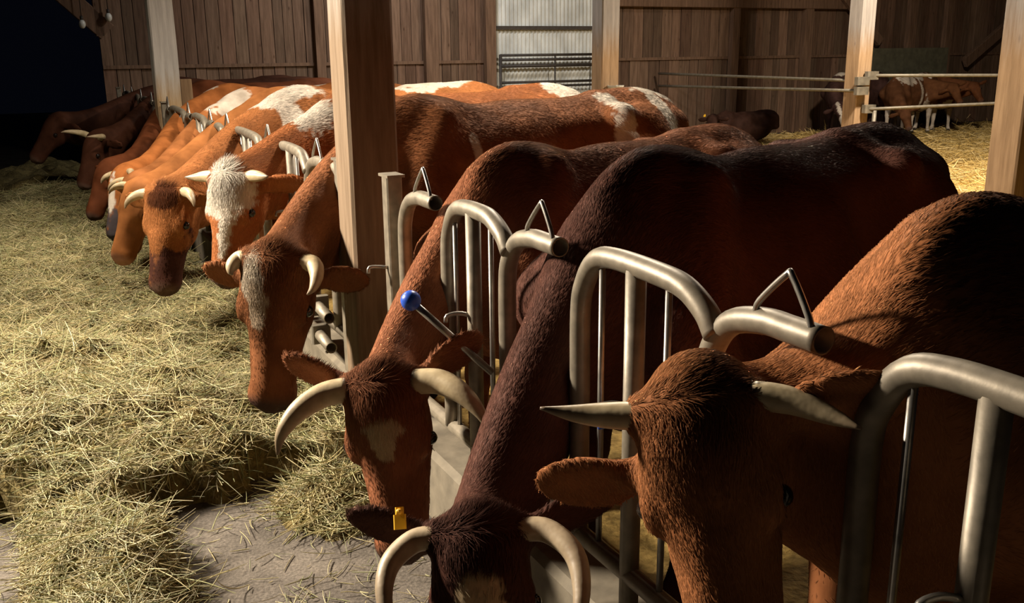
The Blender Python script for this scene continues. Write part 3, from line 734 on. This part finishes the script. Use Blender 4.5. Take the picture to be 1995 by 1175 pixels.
# blue knobbed release levers on the near section
def lever(p0, p1, parent, ball=True):
    mb = MB(); mb.tube([p0, p1], .011, 10); o = mb.build('release_lever', M_WIRE, parent, smooth=True)
    V, F = sphere(p1, .030, 16, 11); kb = mesh_obj('knob', V, F, M_BLUE, o); kb['label'] = 'round blue plastic knob'
lever(B(.36, -.02, .72), B(.425, -.244, .956), b1)
mb = MB(); mb.tube([B(-.385, 0, .84), B(-.37, -.10, .83)], .011, 10); hk = mb.build('release_lever', M_BLUE, b1, smooth=True); hk['label'] = 'dark blue lever stub'
mb = MB(); mb.tube(smooth_path([B(1.24, -.03, .87), B(1.255, -.06, .872), B(1.26, -.095, .872), B(1.26, -.10, .85)], 3), .007, 8); mb.build('latch_pin', M_WIRE, b1, smooth=True)
# pipe clamps at the foot of the far section, beside the post
for z in (.50, .36):
    mb = MB(); mb.tube([B(2.35, -.05, z), B(1.95, -.07, z)], .026, 14, .08); mb.build('stub_pipe', M_TUBE, b2, smooth=True)
    mb = MB(); mb.box(B(2.2, -.05, z), N, U, (0, 0, 1), .045, .02, .045, (1, 1, 1), .006); mb.build('pipe_clamp', M_PIPE, b2)

# ------------------------------------------------------------------ pen rails on the orange post
fr = tag(empty('pipe_rail_fence', B(7.6, 11.5, 0)), 'two pale pipe rails running right from the orange post across the calves', 'fence', 'pen rail fences')
def frail(p, q, r, parent, name='rail', bow=0.0):
    pts = [p + (q - p) * s + np.array([0, 0, -bow * 4 * s * (1 - s)]) for s in np.linspace(0, 1, 8)]
    mb = MB(); mb.tube(pts, r, 8); return mb.build(name, M_PIPE, parent, smooth=True)
frail(B(7.65, 9.28, 1.27), B(5.9, 13.6, 1.22), .022, fr)
frail(B(7.65, 9.2, .82), B(5.9, 13.6, .95), .022, fr)
for z in (1.27, .82):
    mb = MB(); mb.box(B(7.68, 9.25, z), N, U, (0, 0, 1), .10, .05, .055, (1, 1, 1), .02); mb.build('clamp', M_PIPE, fr)
mb = MB(); mb.tube([B(7.62, 9.30, .03), B(7.62, 9.30, .80)], .03, 8); mb.build('support_leg', M_PIPE, fr, smooth=True)
fl = tag(empty('pipe_rail_fence', B(9, 8.6, 0)), 'two pale pipe rails running left from the orange post towards the white door', 'fence', 'pen rail fences')
frail(B(7.65, 9.1, 1.2), B(12.62, 9.2, 1.22), .022, fl); frail(B(7.65, 9.06, 1.07), B(12.62, 9.2, 1.0), .022, fl)
for z in (1.2, 1.07):
    mb = MB(); mb.box(B(7.68, 9.08, z), N, U, (0, 0, 1), .11, .05, .055, (1, 1, 1), .02); mb.build('clamp', M_PIPE, fl)

# small pale cup beside the post near the door
cup = MB(); cp = B(7.68, 5.10, 1.14); ring = []
prof = [(.02, 0), (.07, 0), (.085, .05), (.10, .09), (.10, .10), (.09, .10), (.07, .03), (.01, .02)]
V = []; F = []
for (r, z) in prof:
    for q in range(16): V.append(cp + np.array([r * math.cos(q * math.pi / 8), r * math.sin(q * math.pi / 8), z]))
for i in range(len(prof) - 1):
    for q in range(16): F.append((i * 16 + q, i * 16 + (q + 1) % 16, (i + 1) * 16 + (q + 1) % 16, (i + 1) * 16 + q))
F.append(tuple(range(15, -1, -1))); F.append(tuple(range(len(prof) * 16 - 16, len(prof) * 16)))
cup.add(V, F); cup.box(cp + N * 0 - N * .06 + np.array([0, 0, -.04]), N, U, (0, 0, 1), .07, .02, .045)
tag(cup.build('salt_cup', M_WHITE, loc=cp, smooth=False), 'small pale cup holder fixed to the orange post by the white door', 'cup')

# two bare white bulbs under the brace at the dark opening
for lab, d, z in (('small white bulb hanging beside the dark opening, the left and lower of the two', -.36, 2.10), ('small white bulb hanging beside the wall corner, the right and higher of the two', -.02, 2.19)):
    p = B(WT - .32, d, z); e = tag(empty('hanging_bulb', p), lab, 'bulb', 'bulbs at the dark opening')
    V, F = sphere(p + [0, 0, -.045], (.045, .045, .06), 12, 9); mesh_obj('bulb', V, F, M_WHITE, e)
    mb = MB(); mb.tube([p + [0, 0, .0], p + [0, 0, .06]], .02, 10); mb.build('socket', M_RUST, e, smooth=True)
    mb = MB(); mb.tube([p + [0, 0, .06], p + [0, 0, .9]], .006, 6); mb.build('cord', M_RUST, e, smooth=True)

# ------------------------------------------------------------------ the cattle
WHT = (.62, .56, .48); CREAM = (.50, .38, .22); CRM2 = (.66, .52, .33)
def W(t, d): return B(t, d)[:2]
def yw(phi): return math.degrees(math.atan2(-math.cos(math.radians(phi)), -math.sin(math.radians(phi))))
ROW = 'cows feeding in a row through the barrier'
FAST = False
# A: nearest, head raised in front of the barrier
cow('brown cow nearest on the right, head raised in front of the barrier, straight pale horns', W(-.90, .39), yw(52), (.297, 1.50, 1.085), (.355, 1.29, .625), (-.42, -1, .30),
    (.36, .145, .06), .0105, horns='high', horn_shape2='low', horn_len=.85, horn_len2=.76, hair=180000, hair_len=.010, seed=11, ear=(.35, .05, .0), ear2=(-.05, .15, .07), group=ROW, tuft=.012, sag=.18, horn_r=.026, ear_w=1.35)
# B: dark cow, head bent down in the foreground
cow('dark brown cow with inward curling horns and cream forehead patch, head at the bottom edge', W(.17, .42), yw(47.5), (-.09, 1.95, .615), (-.055, 1.68, .19), (-.12, -.8, .6),
    (.105, .047, .035), .0105, 1.0, ear=(.0, -.22, -.03), horns='curl', hair=260000, hair_len=.013, seed=12, group=ROW, patches=[('h', (.165, .0, .0), (.075, .065, .10), CRM2), ('h', (.235, .0, .0), (.05, .03, .10), CRM2)],
    tags=((-1, .09, 0),), sag=.07, neck_k=.76, hump=1.15, horn_col=((.50, .40, .27), (.10, .06, .045)), horn_r=.029, horn_len2=.82)
# C: white triangle
cow('brown cow with cream triangle on its forehead and long outcurved horns', W(1.03, .41), yw(47), (-.39, 2.60, .735), (-.33, 2.45, .22), (-.12, -.9, .45),
    (.29, .115, .058), .0105, .96, horns='out', hair=230000, hair_len=.013, seed=13, group=ROW, patches=[('h', (.145, .0, .0), (.045, .062, .09), CRM2), ('h', (.18, .005, .0), (.05, .03, .09), CRM2)],
    ear=(.22, -.50, -.03), ear_len=.85, sag=.07, neck_k=.76, hump=1.12, horn_r=.037, horn_len=.92)
# D: blotched face, in front of the big post
cow('red-brown cow with pale smudged forehead looking at the camera, in front of the big post', W(2.25, .50), yw(56), (-.93, 3.60, .90), (-.97, 3.45, .31), (-.15, -1, .15),
    (.23, .092, .040), .0115, 1.05, horns='small', hair=180000, hair_len=.012, seed=14, group=ROW, ear_len=.78, ear_w=1.2, horn_len=.85, horn_len2=.45, ear=(.0, .1, .02), ear2=(-.15, .12, .02),
    patches=[('h', (.10, -.05, .0), (.08, .05, .12), (.40, .33, .25)), ('h', (.17, -.03, .0), (.08, .035, .12), (.36, .28, .20)), ('b', (-1.02, .15, 1.2), (.07, .25, .16), WHT), ('b', (-1.33, .05, 1.3), (.06, .4, .28), WHT), ('b', (-.17, .26, 1.12), (.022, .1, .12), WHT), ('b', (-1.43, 0, 1.33), (.2, .10, .07), WHT)], muzcol=(.06, .035, .03))
# E: white-faced
cow('brown cow with shaggy white poll and blaze, just left of the big post', W(3.2, .50), yw(55), (-1.40, 4.70, 1.09), (-1.45, 4.52, .56), (-.45, -1, .25),
    (.32, .115, .042), .013, 1.05, horns='side', horn_len=.62, horn_len2=.62, horn_r=.029, hair=160000, hair_len=.013, hair_r=.0009, seed=15, group=ROW,
    patches=[('h', (.10, .0, .0), (.13, .16, .12), (.62, .56, .47)), ('h', (.28, .03, .0), (.16, .028, .12), (.62, .56, .47)), ('b', (.30, 0, 1.25), (.14, .2, .12), WHT), ('b', (-1.40, 0, 1.3), (.2, .3, .25), WHT)], tuft=.05)
# F .. K further along
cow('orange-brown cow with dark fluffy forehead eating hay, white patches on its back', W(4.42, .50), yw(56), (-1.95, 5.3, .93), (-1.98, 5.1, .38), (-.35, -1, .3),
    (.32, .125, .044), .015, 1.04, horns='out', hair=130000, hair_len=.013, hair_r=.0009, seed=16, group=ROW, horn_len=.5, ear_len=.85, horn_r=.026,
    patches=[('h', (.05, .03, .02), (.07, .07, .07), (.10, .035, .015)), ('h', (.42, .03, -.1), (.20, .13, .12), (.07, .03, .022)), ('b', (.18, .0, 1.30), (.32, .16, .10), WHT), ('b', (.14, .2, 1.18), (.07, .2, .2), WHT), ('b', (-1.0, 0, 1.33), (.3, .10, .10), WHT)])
cow('orange cow with its snout in the hay, behind the dark fluffy-headed one', W(5.08, .52), yw(56), (-2.38, 6.02, .86), (-2.52, 5.85, .40), (-.6, -1, .3),
    (.34, .135, .045), .017, 1.02, horns='out', horn_len=.5, horn_r=.026, hair=0, hair_len=.014, hair_r=.0015, seed=17, group=ROW, patches=[('b', (-.25, .0, 1.30), (.25, .2, .13), WHT), ('b', (-1.15, .0, 1.33), (.35, .10, .10), WHT)], muzcol=(.42, .22, .14))
cow('orange cow feeding between the white-striped face and the snout-in-hay cow', W(6.1, .52), yw(56), (-2.62, 6.60, .83), (-2.70, 6.40, .34), (-.55, -1, .3),
    (.33, .128, .045), .018, horns='out', horn_len=.5, horn_r=.026, hair=0, hair_len=.014, hair_r=.0016, seed=18, group=ROW, patches=[('b', (.20, .05, 1.2), (.20, .3, .24), WHT), ('b', (-1.05, .1, 1.3), (.2, .08, .08), WHT)])
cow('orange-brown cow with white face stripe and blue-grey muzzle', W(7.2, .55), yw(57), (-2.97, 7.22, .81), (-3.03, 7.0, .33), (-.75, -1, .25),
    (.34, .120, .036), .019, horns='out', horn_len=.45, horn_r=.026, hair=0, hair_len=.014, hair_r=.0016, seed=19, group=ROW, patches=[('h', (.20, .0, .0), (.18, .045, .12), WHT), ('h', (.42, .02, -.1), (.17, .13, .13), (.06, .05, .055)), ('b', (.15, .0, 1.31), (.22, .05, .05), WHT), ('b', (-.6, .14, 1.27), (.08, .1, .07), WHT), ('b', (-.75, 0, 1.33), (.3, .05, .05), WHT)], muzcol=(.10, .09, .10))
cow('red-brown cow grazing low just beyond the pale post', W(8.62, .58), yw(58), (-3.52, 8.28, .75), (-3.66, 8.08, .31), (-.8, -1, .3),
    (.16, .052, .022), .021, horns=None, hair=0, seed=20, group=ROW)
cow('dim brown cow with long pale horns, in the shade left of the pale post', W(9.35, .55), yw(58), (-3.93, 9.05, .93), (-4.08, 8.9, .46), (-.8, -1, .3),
    (.06, .024, .014), .021, horns='up', hair=0, seed=21, group=ROW, horn_len=1.2)  # shade painted into the coat: colour darkened in place of lamp falloff
cow('dim cow farthest along the row, barely visible by the dark opening', W(10.4, .55), yw(58), (-4.75, 10.1, 1.05), (-5.0, 9.9, .62), (-.8, -1, .3),
    (.05, .02, .012), .024, horns=None, hair=0, seed=22, group=ROW)  # gloom by the opening is worked into this coat colour too

# young stock by the far wall
YG = 'young cattle by the far wall'
def yface(t, d, z): return tuple(B(t, d, z))
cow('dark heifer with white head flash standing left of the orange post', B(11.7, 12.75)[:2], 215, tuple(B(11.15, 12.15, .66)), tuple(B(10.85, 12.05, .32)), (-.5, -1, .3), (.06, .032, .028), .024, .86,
    horns=None, muzcol=WHT, seed=31, cat='calf', name='heifer', group=YG, patches=[('h', (.45, 0, 0), (.12, .12, .2), WHT), ('h', (.15, .0, 0), (.25, .045, .1), WHT), ('b', (-.1, 0, 1.35), (.4, .2, .05), WHT), ('b', (.2, .2, .4), (.2, .2, .4), WHT)])
cow('brown and white heifer with white back markings just right of the orange post', B(11.2, 13.75)[:2], 222, tuple(B(10.65, 13.3, .55)), tuple(B(10.4, 13.2, .2)), (-.5, -1, .3), (.13, .058, .028), .024, .84,
    horns=None, seed=32, cat='calf', name='heifer', group=YG, patches=[('b', (-.1, .1, 1.22), (.34, .35, .12), WHT), ('b', (-.7, 0, 1.28), (.5, .3, .10), WHT), ('b', (-.45, .0, .9), (.06, .5, .5), WHT), ('b', (.0, 0, .3), (.3, .4, .35), WHT), ('b', (-1.3, 0, .3), (.4, .4, .35), WHT)])
cow('brown heifer with white legs, middle one right of the orange post', B(11.3, 14.5)[:2], 262, tuple(B(10.62, 14.5, .95)), tuple(B(10.38, 14.5, .62)), (-.3, -1, .3), (.14, .06, .026), .024, .80,
    horns=None, seed=33, cat='calf', name='heifer', group=YG, patches=[('b', (.1, 0, .3), (.4, .4, .42), WHT), ('b', (-1.3, 0, .3), (.4, .4, .4), WHT), ('b', (.22, 0, .75), (.2, .14, .3), WHT)])
cow('brown heifer with thick white legs, rightmost of the young cattle', B(11.4, 15.2)[:2], 266, tuple(B(10.72, 15.2, .95)), tuple(B(10.48, 15.2, .62)), (-.3, -1, .3), (.14, .055, .024), .024, .80,
    horns=None, seed=34, cat='calf', name='heifer', group=YG, patches=[('b', (.1, 0, .3), (.4, .4, .42), WHT), ('b', (-1.3, 0, .3), (.4, .4, .4), WHT), ('b', (.22, .05, .78), (.2, .14, .3), WHT)])
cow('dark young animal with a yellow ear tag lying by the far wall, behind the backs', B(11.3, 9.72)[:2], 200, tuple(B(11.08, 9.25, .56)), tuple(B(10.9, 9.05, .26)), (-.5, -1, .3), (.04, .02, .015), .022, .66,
    horns=None, seed=35, cat='calf', name='heifer', group=YG, legs=False, tags=((-1, .10, 0),))
